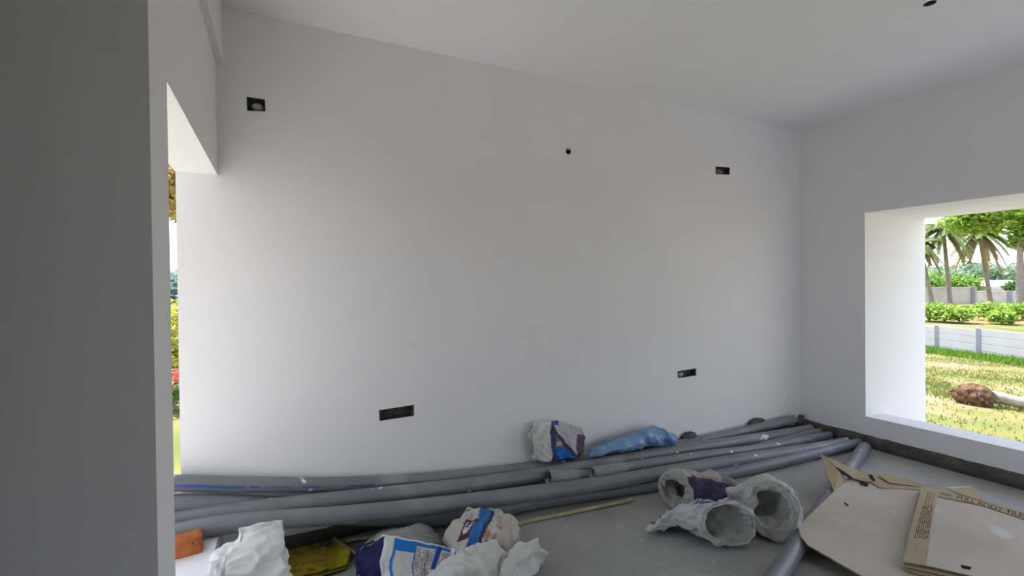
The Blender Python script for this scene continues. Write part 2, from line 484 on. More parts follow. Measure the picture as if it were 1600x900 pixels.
# ------------------------------------------------------------------ grey drain pipes
def pipe(pts, r, label, n=44, name='pvc_pipe', group='grey pipes heaped along the back wall'):
    path = catmull(pts, n)
    o = obj(name, hollow_tube(path, r, 0.004, 22), 'pipe', None, True)
    return tag(o, label, 'pipe', group), path

pA, pathA = pipe([(-0.95, 2.905, .600), (-.47, 2.906, .503), (-.12, 2.906, .425), (.337, 2.906, .337), (.874, 2.906, .265), (1.6, 2.905, .20), (2.4, 2.903, .152), (3.2, 2.90, .135), (3.9, 2.90, .139), (4.5, 2.90, .146)], .041,
    'grey pipe with blue printing, highest of the heap, against the back wall')
def strip_on(path, r, a0, a1, x0, x1):
    bm = bmesh.new(); rows = []
    dense = catmull(path, 300)
    rr = tube_rings(dense, r+.0012, 72)
    k0, k1 = int(a0/5) % 72, int((a1-a0)/5)+1
    for p, ring in zip(dense, rr):
        if x0 <= p[0] <= x1: rows.append([ring[(k0+i) % 72] for i in range(k1)])
    skin(bm, rows, wrap=False)
    bmesh.ops.recalc_face_normals(bm, faces=bm.faces)
    return bm
for x0, x1, a0, a1 in ((-.50, -.17, -10, 10), (-.15, -.10, -5, 10), (-.08, .06, 0, 5), (.10, .20, 0, 10), (.34, .50, 0, 10), (.56, .70, 0, 5)):
    obj('printed_line', strip_on(pathA, .041, a0, a1, x0, x1), 'blue_ink', pA, True)
pipe([(-.9, 2.87, .50), (-.47, 2.868, .414), (-.2, 2.885, .345), (-.03, 2.902, .296), (.4, 2.908, .215), (1.0, 2.91, .12), (1.8, 2.91, .055), (3.0, 2.90, .046)], .045,
    'grey pipe lying under the blue-printed one, seen at its left end')
pC, _ = pipe([(-.9, 2.93, .36), (-.47, 2.90, .327), (-.264, 2.84, .335), (-.029, 2.822, .319), (.328, 2.816, .288), (.654, 2.81, .258), (1.101, 2.80, .222), (1.615, 2.793, .193), (2.2, 2.785, .178), (2.705, 2.776, .16), (3.49, 2.775, .118), (4.44, 2.81, .06), (4.63, 2.825, .048)], .046,
    'long grey pipe second from the wall with white plaster splashes, sacks leaning behind it')
pipe([(-.9, 2.83, .40), (-.47, 2.825, .350), (-.27, 2.818, .338), (-.03, 2.805, .296), (.3, 2.80, .20), (.9, 2.76, .075), (1.5, 2.74, .046)], .045,
    'grey pipe showing only at the sill between two longer pipes')
pipe([(-.95, 2.76, .33), (-.46, 2.735, .325), (-.28, 2.727, .324), (-.03, 2.715, .298), (.313, 2.70, .252), (1.043, 2.656, .188), (1.954, 2.60, .134), (2.273, 2.58, .125), (3.19, 2.523, .098), (4.1, 2.462, .060), (4.52, 2.438, .048)], .047,
    'long front grey pipe sloping from the left sill down to the floor')
pipe([(0.9380, 2.8320, 0.0440), (1.3550, 2.7670, 0.0440), (1.9880, 2.6470, 0.0440), (3.1150, 2.4630, 0.0440), (4.6250, 2.3910, 0.0440)], .042,
    'grey pipe on the floor in front of and below the long front pipe')
def socketed(pts, r, rs, L, label):
    o, path = pipe(pts, r, label, 60)
    p0 = Vector(path[0]); d = (Vector(path[3])-p0).normalized()
    sp = [tuple(p0-d*.02), tuple(p0+d*L*.5), tuple(p0+d*L), tuple(p0+d*(L+.015))]
    s = obj('socket', hollow_tube(sp, [rs, rs, rs, r+.002], 0.005, 22), 'pipe_socket', o, True)
    s['label'] = 'dusty wider open socket end'
    return o
socketed([(1.62, 2.715, .200), (1.85, 2.712, .165), (2.2, 2.71, .110), (3.0, 2.70, .062), (4.63, 2.735, .044)], .040, .049, .20,
    'grey pipe with an open wide socket end in front of the upright sack')
socketed([(1.93, 2.650, .196), (2.25, 2.65, .180), (3.0, 2.63, .140), (3.6, 2.61, .10), (4.62, 2.64, .044)], .034, .040, .25,
    'thinner grey pipe with a socket end below the blue plastic sack')
pipe([(4.55, 2.305, .047), (3.3, 1.88, .047), (2.6, 1.641, .047), (1.71, 1.338, .047)], .046,
    'grey pipe lying apart across the floor, under the cartons', 24, group=None)

# ------------------------------------------------------------------ sacks
def closed_catmull(pts, n):
    k = len(pts); out = []
    for s in range(n):
        t = s/n*k; i = int(t) % k; f = t-int(t)
        p0, p1, p2, p3 = pts[(i-1) % k], pts[i], pts[(i+1) % k], pts[(i+2) % k]
        out.append(tuple(0.5*(2*b + (c-a)*f + (2*a-5*b+4*c-d)*f*f + (3*b-a-3*c+d)*f**3) for a, b, c, d in zip(p0, p1, p2, p3)))
    return out

def flat_sack(name, rows, depths, nu, nv, mat, parent, colfn, amp, freq, seed, crisp=.55, **kw):
    """front rows of three points and the vector to the back sheet; v: 0 front-left .. 2/6 front-right, 3/6 .. 5/6 back"""
    rings = []
    for fr, d in zip(rows, depths):
        d = Vector(d)
        bk = [tuple(Vector(p)+d) for p in fr]
        cp = list(fr)+bk[::-1]
        sm = closed_catmull(cp, nv)
        for j in range(nv):
            tt = j/nv*6; i_ = int(tt); f_ = tt-i_
            ln = [a+(b_-a)*f_ for a, b_ in zip(cp[i_], cp[(i_+1) % 6])]
            sm[j] = tuple(x*(1-crisp)+y*crisp for x, y in zip(sm[j], ln))
        rings.append(sm)
    cols = [catmull([rings[i][j] for i in range(len(rings))], nu) for j in range(nv)]
    G = [[Vector(cols[j][i]) for j in range(nv)] for i in range(nu)]
    return grid_mesh(name, G, mat, parent, colfn, True, amp, freq, seed, **kw)

WHITE = (0.66, 0.66, 0.645); GREYW = (0.50, 0.50, 0.475); NAVY = (0.035, 0.035, 0.11); BLUE = (0.03, 0.16, 0.50)
LBLUE = (0.10, 0.30, 0.62); MAROON = (0.10, 0.02, 0.05); DARK = (0.05, 0.045, 0.06)
def jit(p, s, k): return noise.noise(Vector((p[0]*s, p[1]*s, p[2]*s)))*k

# white torn sack standing at the left
t = thing('cement_sack', (-.1, 2.25, 0), 'crumpled plain white sack standing upright in front of the brick', 'sack', 'empty sacks on the floor')
rows = [[(-0.1710, 2.4200, 0.4160), (-0.0900, 2.4100, 0.4330), (0.0080, 2.4000, 0.4230)],
        [(-0.1760, 2.4100, 0.3820), (-0.0900, 2.3900, 0.3820), (0.0100, 2.3800, 0.3560)],
        [(-0.2130, 2.3800, 0.3500), (-0.1070, 2.3500, 0.3370), (0.0060, 2.3500, 0.2990)],
        [(-0.2640, 2.3400, 0.3210), (-0.1370, 2.3000, 0.2990), (0.0150, 2.3100, 0.2460)],
        [(-.29+.03, 2.30, .13), (-.10, 2.24, .14), (.035, 2.26, .15)],
        [(-.25, 2.28, .01), (-.09, 2.20, .01), (.05, 2.24, .01)]]
flat_sack('body', rows, [(0, .02, 0), (.0, .04, -.01), (0, .08, 0), (.01, .12, 0), (0, .16, 0), (0, .18, 0)], 90, 110, 'bag', t, plain((0.72, 0.72, 0.715), .05), .026, 11, 2)
# ragged lip folded over at its left
rows2 = [[(-0.2700, 2.3000, 0.3580), (-0.2440, 2.2900, 0.3740), (-0.2110, 2.2800, 0.3840)], [(-0.2780, 2.2700, 0.3440), (-0.2450, 2.2500, 0.3560), (-0.2090, 2.2500, 0.3510)], [(-0.2820, 2.2600, 0.3170), (-0.2480, 2.2300, 0.3240), (-0.2080, 2.2300, 0.3120)]]
grid_mesh('torn_lip', patch(rows2, 24, 24), 'bag', t, plain((0.6, 0.6, 0.61), .08, 3), False, .012, 16, 5)

# yellow sack flat on the floor
def yellow_col(u, v, p):
    c = (0.27, 0.215, 0.015)
    if v < 2/6+.02:
        w = v*3
        if .05 < w < .72 and .25 < u < .95:
            k = noise.noise(Vector((p[0]*26, p[1]*60, 0)))
            if k > .12: c = (0.21, 0.10, 0.015)
        if .45 < w < .80 and .10 < u < .42:
            if noise.noise(Vector((p[0]*55, p[1]*30, 4))) > -.02: c = (0.03, 0.03, 0.02)
        if w > .84: c = (0.36, 0.32, 0.02)
    return c
t = thing('cement_sack', (.16, 2.74, 0), 'yellow printed sack lying flat beside the standing white sack', 'sack', 'empty sacks on the floor')
rows = [[(-.01, 2.885, .045), (.15, 2.885, .05), (.305, 2.87, .045)], [(-.02, 2.80, .05), (.15, 2.79, .075), (.32, 2.78, .055)],
        [(-.02, 2.70, .05), (.14, 2.69, .075), (.325, 2.68, .05)], [(-.02, 2.60, .035), (.13, 2.59, .045), (.30, 2.60, .035)]]
flat_sack('body', rows, [(0, 0, -.03)]*4, 70, 120, 'bag_plastic', t, yellow_col, .012, 9, 4)

# white sack with the blue label
def label_col(u, v, p):
    if v > 4.9/6: # left side panel
        return (0.010, 0.014, 0.075) if u > .06 and v < .985 else (0.62, 0.62, 0.64)
    if v > 2.1/6: return WHITE
    w = v*3
    c = (0.70, 0.70, 0.71)
    if w > .10 and u > .05:
        c = (0.02, 0.20, 0.60)
        if u > .24 and .15 < w < .42: c = (0.66, 0.67, 0.66)
        if u > .12 and .43 < w < .70:
            c = (0.63, 0.60, 0.60)
            s = (w-.43)/.27*11
            if u > .15 and (s % 1) > .5 and noise.noise(Vector((int(s)*7.3, u*38, 1))) > -.15: c = (0.20, 0.17, 0.18)
        if .70 < w < .76: c = (0.02, 0.06, 0.36)
        if u > .12 and .76 < w < .93:
            c = (0.63, 0.60, 0.60)
            s = (w-.76)/.17*7
            if u > .16 and (s % 1) > .5 and noise.noise(Vector((int(s)*5.1, u*38, 9))) > -.1: c = (0.22, 0.19, 0.20)
    return c
t = thing('cement_sack', (.52, 2.25, 0), 'white sack with a bright blue label and columns of small print', 'sack', 'empty sacks on the floor')
rows = [[(0.4780, 2.4000, 0.2450), (0.6460, 2.3700, 0.1840), (0.8400, 2.3300, 0.1180)],
        [(0.4540, 2.3450, 0.2040), (0.6230, 2.3250, 0.1510), (0.7950, 2.2850, 0.0990)],
        [(0.4270, 2.2900, 0.1650), (0.5920, 2.2700, 0.1110), (0.7450, 2.2400, 0.0650)],
        [(.42, 2.21, .085), (.58, 2.17, .085), (.72, 2.14, .085)],
        [(.41, 2.17, .012), (.57, 2.13, .012), (.71, 2.10, .012)]]
flat_sack('body', rows, [(-.05, .07, -.035), (-.09, .13, -.02), (-.10, .16, 0), (-.10, .17, 0), (-.09, .17, 0)], 110, 210, 'bag', t, label_col, .014, 9, 6, crisp=.8)

# grey plastic sack under the pipes
t = thing('cement_sack', (.6, 2.6, 0), 'dusty grey plastic sack crumpled under the front pipe', 'sack', 'empty sacks on the floor')
st = [(.385, 2.64, .03, .03, .02, 0, 0), (.43, 2.63, .06, .08, .06, 0, 0), (.55, 2.60, .075, .10, .085, -6, 0), (.68, 2.575, .075, .11, .08, -10, 0), (.79, 2.55, .05, .08, .05, -14, 0), (.83, 2.54, .03, .03, .02, -14, 0)]
grid_mesh('body', ring_stations(st, 60, 60), 'bag_plastic', t, plain((0.30, 0.30, 0.285), .15, 2), True, .026, 9, 11)

# big printed sack in the middle
def mid_col(u, v, p):
    c = (0.50, 0.47, 0.43)
    a = math.cos(2*math.pi*v)                 # +1 one flank, -1 the other
    top = math.sin(2*math.pi*v)
    if top > -.3:
        s = a + .55*(u-.45) + .12*math.sin(u*9)
        if -.22 < s < .10: c = (0.035, 0.17, 0.45)
        elif .10 <= s < .22: c = NAVY if u > .3 else c
        elif -.60 < s < -.22 and .50 < u < .70: c = MAROON
        elif .22 <= s < .6 and .60 < u < .72 and jit(p, 30, 1) > 0: c = (0.42, 0.22, 0.16)
        elif .3 < s < .7 and .72 < u: c = (0.06, 0.05, 0.14)
        elif s < -.25 and u < .5 and jit(p, 26, 1) > .28: c = (0.2, 0.18, 0.19)
        if -.50 < s < -.30 and .55 < u < .66 and not (-.44 < s < -.36 and u < .63): c = (0.62, 0.60, 0.60)
    return tuple(x*(1+jit(p, 10, .08)) for x in c)
t = thing('cement_sack', (.98, 2.4, 0), 'bulky sack with a blue and maroon print, middle of the floor heap', 'sack', 'empty sacks on the floor')
st = [(1.11, 2.58, .05, .05, .03, 238, 0), (1.08, 2.52, .095, .14, .085, 238, 0), (1.01, 2.41, .125, .20, .12, 240, 0), (.95, 2.31, .12, .19, .115, 240, 0), (.90, 2.22, .07, .15, .06, 242, 0), (.87, 2.17, .03, .10, .015, 242, 0)]
G5 = ring_stations(st, 120, 130)
b5 = grid_mesh('body', G5, 'bag', t, mid_col, True, .034, 8, 14)

# white sack folded over, right of it
t = thing('cement_sack', (1.08, 2.08, 0), 'plain white sack folded into a slab, right of the blue-and-maroon sack', 'sack', 'empty sacks on the floor')
rows = [[(1.0790, 2.1640, 0.1650), (1.1320, 2.1500, 0.1750), (1.2160, 2.1790, 0.1500)], [(1.0170, 2.1040, 0.1650), (1.0840, 2.0600, 0.1700), (1.2500, 2.1240, 0.1000)],
        [(0.9360, 2.0370, 0.1500), (1.0120, 2.0030, 0.1500), (1.1800, 2.0840, 0.0800)], [(0.8610, 1.9820, 0.1200), (0.9320, 1.9450, 0.1200), (1.0790, 2.0140, 0.0600)]]
flat_sack('body', rows, [(.0, .02, -.03), (-.01, .05, -.08), (-.01, .05, -.07), (0, .03, -.05)], 80, 90, 'bag', t, plain((0.60, 0.60, 0.57), .05), .022, 10, 8)

# white rolled sack in front
t = thing('cement_sack', (.74, 2.1, 0), 'white sack rolled into a thick tube, nearest the camera', 'sack', 'empty sacks on the floor')
st = [(1.00, 2.185, .10, .03, .03, 198, 0), (.965, 2.175, .105, .085, .075, 198, 0), (.86, 2.14, .11, .11, .095, 200, 0), (.74, 2.09, .105, .115, .095, 202, 0), (.62, 2.04, .095, .11, .09, 202, 0), (.52, 2.0, .08, .08, .06, 202, 0), (.49, 1.99, .07, .03, .02, 202, 0)]
grid_mesh('body', ring_stations(st, 100, 90), 'bag', t, plain((0.60, 0.60, 0.57), .06, 5), True, .028, 10, 9)

# upright sack by the wall
def upright_col(u, v, p):
    if v > 4.8/6 or v < .045: return (0.60, 0.59, 0.56)
    if v > 2.2/6: return WHITE
    w = v*3
    c = (0.55, 0.53, 0.56)
    if w < .34: c = (0.62, 0.61, 0.58)
    else:
        q = (w-.34)/.66
        d = u - (.12 + .95*q)
        if abs(d) < .07: c = (0.08, 0.06, 0.10)
        elif d > .07:
            if q < .16: c = (0.05, 0.07, 0.20)
            elif u > .92: c = (0.03, 0.02, 0.05)
            elif u > .62: c = (0.02, 0.16, 0.52)
            else: c = (0.40, 0.38, 0.34) if jit(p, 30, 1) > -.1 else (0.14, 0.13, 0.16)
        elif q > .80 and u > .25: c = (0.13, 0.10, 0.14)
        elif u < .14 and q < .25: c = (0.03, 0.10, 0.34)
    return c
t = thing('cement_sack', (1.77, 2.85, .25), 'upright white sack with navy and blue print against the back wall', 'sack', 'sacks on top of the pipes')
rows = [[(1.5810, 2.8700, 0.5280), (1.7740, 2.8600, 0.5220), (1.9860, 2.8500, 0.4430)], [(1.5770, 2.8450, 0.4510), (1.7540, 2.8300, 0.4370), (1.9820, 2.8300, 0.3740)],
        [(1.5880, 2.8400, 0.3530), (1.7520, 2.8200, 0.3360), (1.9610, 2.8250, 0.2960)], [(1.6070, 2.8400, 0.2610), (1.7590, 2.8250, 0.2390), (1.9520, 2.8300, 0.2260)]]
flat_sack('body', rows, [(0, .03, -.01), (-.02, .07, 0), (-.02, .08, 0), (-.02, .07, 0)], 90, 150, 'bag', t, upright_col, .020, 12, 3, clamp=.23, crisp=.8)

# blue plastic sack on the pipes
def blue_col(u, v, p):
    k = 1+jit(p, 14, .25)
    c = (0.17, 0.32, 0.52) if noise.noise(Vector((p[0]*9, p[1]*9, p[2]*9+3))) > -.18 else (0.10, 0.23, 0.44)
    return tuple(x*k for x in c)
t = thing('plastic_sack', (2.42, 2.84, .24), 'light blue plastic sack slumped over the pipes by the wall', 'sack', 'sacks on top of the pipes')
st = [(1.99, 2.80, .250, .03, .015, 0, 0), (2.08, 2.81, .265, .075, .03, 0, 0), (2.28, 2.83, .275, .09, .05, 0, 0), (2.48, 2.83, .282, .095, .07, 0, 0), (2.62, 2.83, .283, .10, .083, 0, 0), (2.74, 2.83, .265, .09, .07, 0, 0), (2.83, 2.825, .245, .07, .05, 0, 0), (2.86, 2.82, .235, .03, .02, 0, 0)]
grid_mesh('body', ring_stations(st, 120, 90), 'bag_plastic', t, blue_col, True, .024, 9, 17, clamp=.215)

def open_sack(label, st, mouth_n, roll, outer, inner, nu, nv, amp, freq, seed, deep, inner_scale=.70):
    """sack with a rolled rim round an open mouth: body from the closed tail to the rim, lining from the rim to the dark inside"""
    x, y, z, hw, hh, hd, pt = st[-1]
    t = thing('cement_sack', (x, y, 0), label, 'sack', 'open-mouthed sacks on the floor')
    n_ = Vector((math.cos(R(hd))*math.cos(R(pt)), math.sin(R(hd))*math.cos(R(pt)), math.sin(R(pt))))
    c = Vector((x, y, z))
    def s_(off, k, k2=None): 
        q = c+n_*off; return (q.x, q.y, q.z, hw*k, hh*(k2 or k), hd, pt)
    body = list(st) + [s_(roll*.7, 1.0), s_(roll*1.15, .93)]
    bsgn = -1.0
    grid_mesh('body', ring_stations(body, nu, nv), 'bag', t, outer, True, amp, freq, seed, inward=bsgn)
    def in_(k, sc):
        a = st[k]; return (a[0], a[1], a[2], a[3]*sc, a[4]*sc, a[5], a[6])
    lin = [s_(roll*1.10, .95), s_(roll*1.2, .86), s_(roll*.8, inner_scale+.04), in_(-1, inner_scale), in_(-2, inner_scale*.92), in_(-3, inner_scale*.6), in_(-3, .03)]
    o = grid_mesh('lining', ring_stations(lin, 60, nv), 'bag', t, inner, True, amp, freq, seed, thick=0, inward=bsgn)
    o['label'] = 'grey inside and rolled rim of the open mouth'
    return t

def grey_print(u, v, p):
    top = math.sin(2*math.pi*v); a = math.cos(2*math.pi*v)     # a > 0 is the side toward the camera
    c = (0.44, 0.43, 0.40)
    if u > .74: return tuple(x*(1+jit(p, 14, .15)) for x in (0.46, 0.455, 0.41))
    k = jit(p, 7, .5)
    if top > -.8:
        if .34 < u: c = (0.50, 0.44, 0.44)
        if u <= .34: c = (0.25, 0.235, 0.235)
        if a+k*.4 > .45 and u > .10: c = (0.07, 0.055, 0.12)
        elif a+k*.4 > .2 and .34 < u < .60: c = (0.46, 0.20, 0.16) if jit(p, 24, 1) > -.05 else (0.42, 0.36, 0.33)
        if u < .16: c = (0.09, 0.065, 0.12) if jit(p, 20, 1) > -.3 else (0.5, 0.48, 0.5)
    return tuple(x*(1+jit(p, 12, .1)) for x in c)
open_sack('open grey sack with red and navy print, its mouth facing left toward the pipes',
    [(2.81, 2.055, 0.03, 0.07, 0.02, 155, 0), (2.74, 2.095, 0.075, 0.13, 0.07, 158, 0), (2.6, 2.175, 0.115, 0.15, 0.11, 162, 0), (2.44, 2.255, 0.125, 0.145, 0.125, 172, 0), (2.33, 2.29, 0.13, 0.125, 0.125, 196, 4)],
    None, .025, grey_print, plain((0.40, 0.40, 0.365), .15, 4), 100, 100, .031, 9, 21, .13, .58)

def white_blue(u, v, p):
    top = math.sin(2*math.pi*v); a = math.cos(2*math.pi*v)
    c = (0.58, 0.59, 0.60)
    if u > .80: return (0.55, 0.55, 0.53)
    if top > 0:
        if .25 < u < .6 and -.75 < a < .2: c = (0.45, 0.56, 0.66)
        if .36 < u < .54 and -.1 < a < .6 and jit(p, 24, 1) > -.1: c = (0.07, 0.08, 0.24)
        if .42 < u < .56 and -.55 < a < -.25: c = (0.10, 0.09, 0.12)
    else:
        if u < .52 and -.6 < a: c = (0.08, 0.15, 0.36)
    return tuple(x*(1+jit(p, 12, .06)) for x in c)
open_sack('open white and pale blue sack, its wide mouth facing the camera',
    [(2.06, 2.195, 0.025, 0.15, 0.01, 292, 0), (2.11, 2.115, 0.065, 0.165, 0.045, 278, 0), (2.18, 2.025, 0.11, 0.165, 0.09, 254, 0), (2.23, 1.905, 0.135, 0.165, 0.12, 246, 2), (2.245, 1.845, 0.14, 0.165, 0.13, 240, 6)],
    None, .035, white_blue, plain((0.42, 0.42, 0.395), .12, 6), 100, 110, .031, 9, 24, .14, .66)

def white_patch(u, v, p):
    top = math.sin(2*math.pi*v); a = math.cos(2*math.pi*v)
    c = (0.52, 0.525, 0.505)
    if u < .3: c = (0.58, 0.58, 0.60) if jit(p, 22, 1) > -.2 else (0.06, 0.08, 0.30)
    if .74 < u < .90 and a > .5 and .2 < top < .72: c = (0.04, 0.20, 0.58)
    if .3 < u < .62 and top < -.4: c = (0.10, 0.10, 0.20)
    return tuple(x*(1+jit(p, 12, .06)) for x in c)
open_sack('open dusty white sack standing on its side beside the brown carton',
    [(2.535, 2.115, 0.04, 0.08, 0.02, 268, 0), (2.56, 2.045, 0.085, 0.13, 0.07, 262, 0), (2.575, 1.945, 0.14, 0.155, 0.13, 250, 0), (2.57, 1.845, 0.17, 0.155, 0.17, 236, 3), (2.555, 1.79, 0.173, 0.155, 0.178, 226, 8)],
    None, .045, white_patch, plain((0.45, 0.45, 0.425), .12, 8), 100, 110, .031, 9, 27, .14, .54)

# ------------------------------------------------------------------ cartons
def slab(name, poly, thick, mats, parent, droop=None):
    bm = bmesh.new()
    top = [bm.verts.new(p) for p in poly]; bot = [bm.verts.new(Vector(p)-Vector((0, 0, thick))) for p in poly]
    f = bm.faces.new(top); g = bm.faces.new(bot[::-1])
    k = len(poly)
    sides = [bm.faces.new([top[i], bot[i], bot[(i+1) % k], top[(i+1) % k]]) for i in range(k)]
    bmesh.ops.recalc_face_normals(bm, faces=bm.faces)
    for s in sides: s.material_index = 1
    g.material_index = 1
    o = obj(name, bm, mats[0]); o.data.materials.append(M[mats[1]])
    adopt(o, parent)
    return o

t1 = thing('opened_carton', (2.9, 1.5, 0), 'large dusty brown carton opened flat over the lone pipe, left of the taped carton', 'carton', 'flattened cartons')
slab('panel', [(3.2855, 1.8460, 0.0981), (2.9323, 1.7557, 0.1003), (2.6325, 1.6767, 0.1019), (2.5438, 1.6063, 0.0990), (2.5020, 1.5424, 0.0955), (2.5044, 1.4210, 0.0828), (2.5032, 1.2881, 0.0714), (2.5109, 1.0742, 0.0560), (2.7113, 1.0507, 0.0515), (3.8040, 1.4893, 0.0603), (3.9576, 1.6187, 0.0658), (3.8185, 1.7416, 0.0779), (3.6524, 1.8567, 0.0901), (3.5922, 1.9236, 0.1043)], .008, ('card_grey', 'card_edge'), t1)
slab('under_panel', [(3.2382, 1.8355, 0.0825), (2.7146, 1.6876, 0.0847), (2.5665, 1.5752, 0.0802), (2.5405, 1.4352, 0.0689), (2.5389, 1.2924, 0.0588), (2.5797, 1.1279, 0.0462), (3.6481, 1.4601, 0.0460), (3.7680, 1.7187, 0.0615)], .007, ('card', 'card_edge'), t1)
fl = slab('flap', [(3.2723, 1.8426, 0.1022), (3.6685, 2.1658, 0.1866), (3.6400, 2.1028, 0.1828), (3.5261, 1.9464, 0.1495), (3.4938, 1.8915, 0.1084)], .007, ('card', 'card_edge'), t1)
fl['label'] = 'brown flap bent upward'
bf = slab('flap', [(3.6652, 2.1498, 0.1826), (3.6799, 2.0310, 0.1568), (3.7281, 1.9156, 0.1224), (3.7742, 1.8450, 0.1023), (3.7255, 1.8056, 0.0947), (3.6273, 1.8439, 0.0998), (3.5408, 1.9126, 0.1317), (3.5812, 2.0157, 0.1611)], .006, ('card', 'card_edge'), t1)
slab('torn_strip', [(3.8158, 1.8897, 0.1105), (3.9426, 1.8176, 0.0983), (3.9871, 1.7035, 0.0811), (4.0174, 1.6360, 0.0736), (3.8995, 1.5950, 0.0695), (3.8151, 1.6661, 0.0766), (3.6363, 1.7511, 0.0889), (3.6767, 1.8609, 0.1018)], .005, ('card', 'card_edge'), t1)
slab('torn_strip', [(3.7969, 1.8401, 0.1134), (3.8712, 1.7465, 0.0970), (3.9896, 1.6678, 0.0805), (4.0676, 1.5922, 0.0713), (4.0238, 1.5751, 0.0691), (3.9017, 1.6671, 0.0806), (3.7617, 1.7534, 0.0981)], .004, ('card', 'card_edge'), t1)
slab('handle_slot', [(3.6216, 1.8732, 0.1035), (3.6575, 1.8592, 0.1016), (3.6189, 1.8120, 0.0912), (3.5773, 1.7990, 0.0913), (3.5616, 1.8264, 0.1016)], .0015, ('card_dark', 'card_dark'), t1)
slab('handle_slot', [(3.7469, 1.8759, 0.1146), (3.7676, 1.8619, 0.1111), (3.6883, 1.8032, 0.1029), (3.6820, 1.8157, 0.1039)], .0015, ('card_dark', 'card_dark'), t1)
slab('handle_slot', [(3.1741, 1.7302, 0.0936), (3.1950, 1.7303, 0.0931), (3.1744, 1.6969, 0.0912), (3.1539, 1.6970, 0.0917)], .001, ('card_dark', 'card_dark'), t1)
slab('gap_shadow', [(3.5740, 2.0160, 0.1623), (3.5749, 1.9477, 0.1444), (3.5610, 1.8863, 0.1284), (3.5232, 1.8704, 0.1281), (3.5157, 1.9281, 0.1444)], .0015, ('card_dark', 'card_dark'), fl)  # thin dark piece: shadow of the crease gap put into colour

t2 = thing('flattened_carton', (3.3, 1.2, 0), 'flattened tile carton with printed brown bands, at the right edge of the floor', 'carton', 'flattened cartons')
top_poly = [(3.8523, 1.6104, 0.1077), (3.9218, 1.5454, 0.1015), (4.0177, 1.3552, 0.0856), (4.0555, 1.1844, 0.0726), (4.0947, 0.9635, 0.0560), (3.0471, 0.7170, 0.0637), (3.0286, 0.8848, 0.0761), (2.9333, 1.0284, 0.0886), (2.8407, 1.1376, 0.0986), (2.7434, 1.2255, 0.1071)]
slab('top_panel', top_poly, .006, ('card_grey', 'card_edge'), t2)
slab('lower_panel', [(3.8085, 1.6062, 0.0925), (4.0050, 1.3509, 0.0696), (4.0671, 0.9570, 0.0402), (3.0936, 0.7279, 0.0474), (3.0213, 0.9034, 0.0616), (2.8875, 1.0586, 0.0758), (2.7375, 1.2176, 0.0907)], .006, ('card', 'card_edge'), t2)
slab('lower_panel', [(3.8176, 1.6100, 0.0806), (3.9928, 1.3468, 0.0576), (4.0495, 0.9529, 0.0283), (3.0716, 0.7228, 0.0355), (2.9684, 0.9084, 0.0512), (2.8511, 1.0687, 0.0654), (2.7365, 1.2066, 0.0780)], .010, ('card', 'card_edge'), t2)
band_l = slab('printed_band', [(3.8482, 1.6087, 0.1092), (3.9176, 1.5437, 0.1029), (3.4010, 1.3703, 0.1031), (2.8169, 1.1606, 0.1023), (2.7405, 1.2242, 0.1086)], .0012, ('card', 'card_edge'), t2)
band_b = slab('printed_band', [(3.9133, 1.5454, 0.1032), (4.0134, 1.3537, 0.0871), (4.0512, 1.1832, 0.0741), (4.0904, 0.9625, 0.0575), (3.9467, 0.9287, 0.0586), (3.9101, 1.1420, 0.0746), (3.8880, 1.3204, 0.0878), (3.7568, 1.4903, 0.1030)], .0012, ('card', 'card_edge'), t2)
slab('torn_strip', [(3.9618, 1.5171, 0.1085), (4.1505, 1.4706, 0.0966), (4.1304, 1.4152, 0.0922), (3.9852, 1.3322, 0.0898), (3.9650, 1.3894, 0.0953), (3.9481, 1.4625, 0.1029)], .004, ('card', 'card_edge'), t2)
slab('torn_strip', [(4.0341, 1.5516, 0.0892), (4.2475, 1.4982, 0.0753), (4.2173, 1.4810, 0.0748), (4.0061, 1.5340, 0.0886)], .004, ('card_grey', 'card_edge'), t2)
slab('handle_slot', [(2.9912, 1.0941, 0.0926), (3.0169, 1.0624, 0.0898), (2.9842, 1.0556, 0.0901), (2.9576, 1.0770, 0.0922)], .001, ('card_dark', 'card_dark'), t2)
for q in ([(3.7818, 1.4919, 0.1032), (3.9067, 1.3237, 0.0883), (3.9292, 1.1476, 0.0752), (3.9646, 0.9329, 0.0591), (3.9527, 0.9301, 0.0592), (3.9166, 1.1439, 0.0753), (3.8934, 1.3192, 0.0883), (3.7685, 1.4867, 0.1032)],):
    slab('printed_rule', q, .0005, ('ink', 'ink'), band_b)

def lettering(txt, p0, p1, height_pt, parent, mat='ink', name='lettering', lift=.0008):
    """text lying on the surface: baseline p0 -> p1, capital height towards height_pt"""
    cu = bpy.data.curves.new('txt', 'FONT'); cu.body = txt; cu.size = 1.0; cu.offset = .015
    o = bpy.data.objects.new('txt', cu); C.objects.link(o)
    dg = bpy.context.evaluated_depsgraph_get()
    me = bpy.data.meshes.new_from_object(o.evaluated_get(dg))
    bpy.data.objects.remove(o); bpy.data.curves.remove(cu)
    p0 = Vector(p0); ex = Vector(p1)-p0; ey = Vector(height_pt)-p0
    xs = [v.co.x for v in me.vertices]; w = max(xs)-min(xs); x0 = min(xs)
    n_ = ex.cross(ey).normalized()
    for v in me.vertices:
        v.co = p0 + ex*((v.co.x-x0)/w) + ey*(v.co.y/0.70) + n_*lift
    me.materials.clear(); me.materials.append(M[mat])
    me.name = name
    q = bpy.data.objects.new(name, me); C.objects.link(q)
    adopt(q, t2) if parent is None else None
    if parent is not None:
        q.parent = parent
    return q
lettering('FULL BODY TILES', (3.8520, 1.4302, 0.0968), (3.9533, 1.1386, 0.0736), (3.9252, 1.4509, 0.0965), band_b)
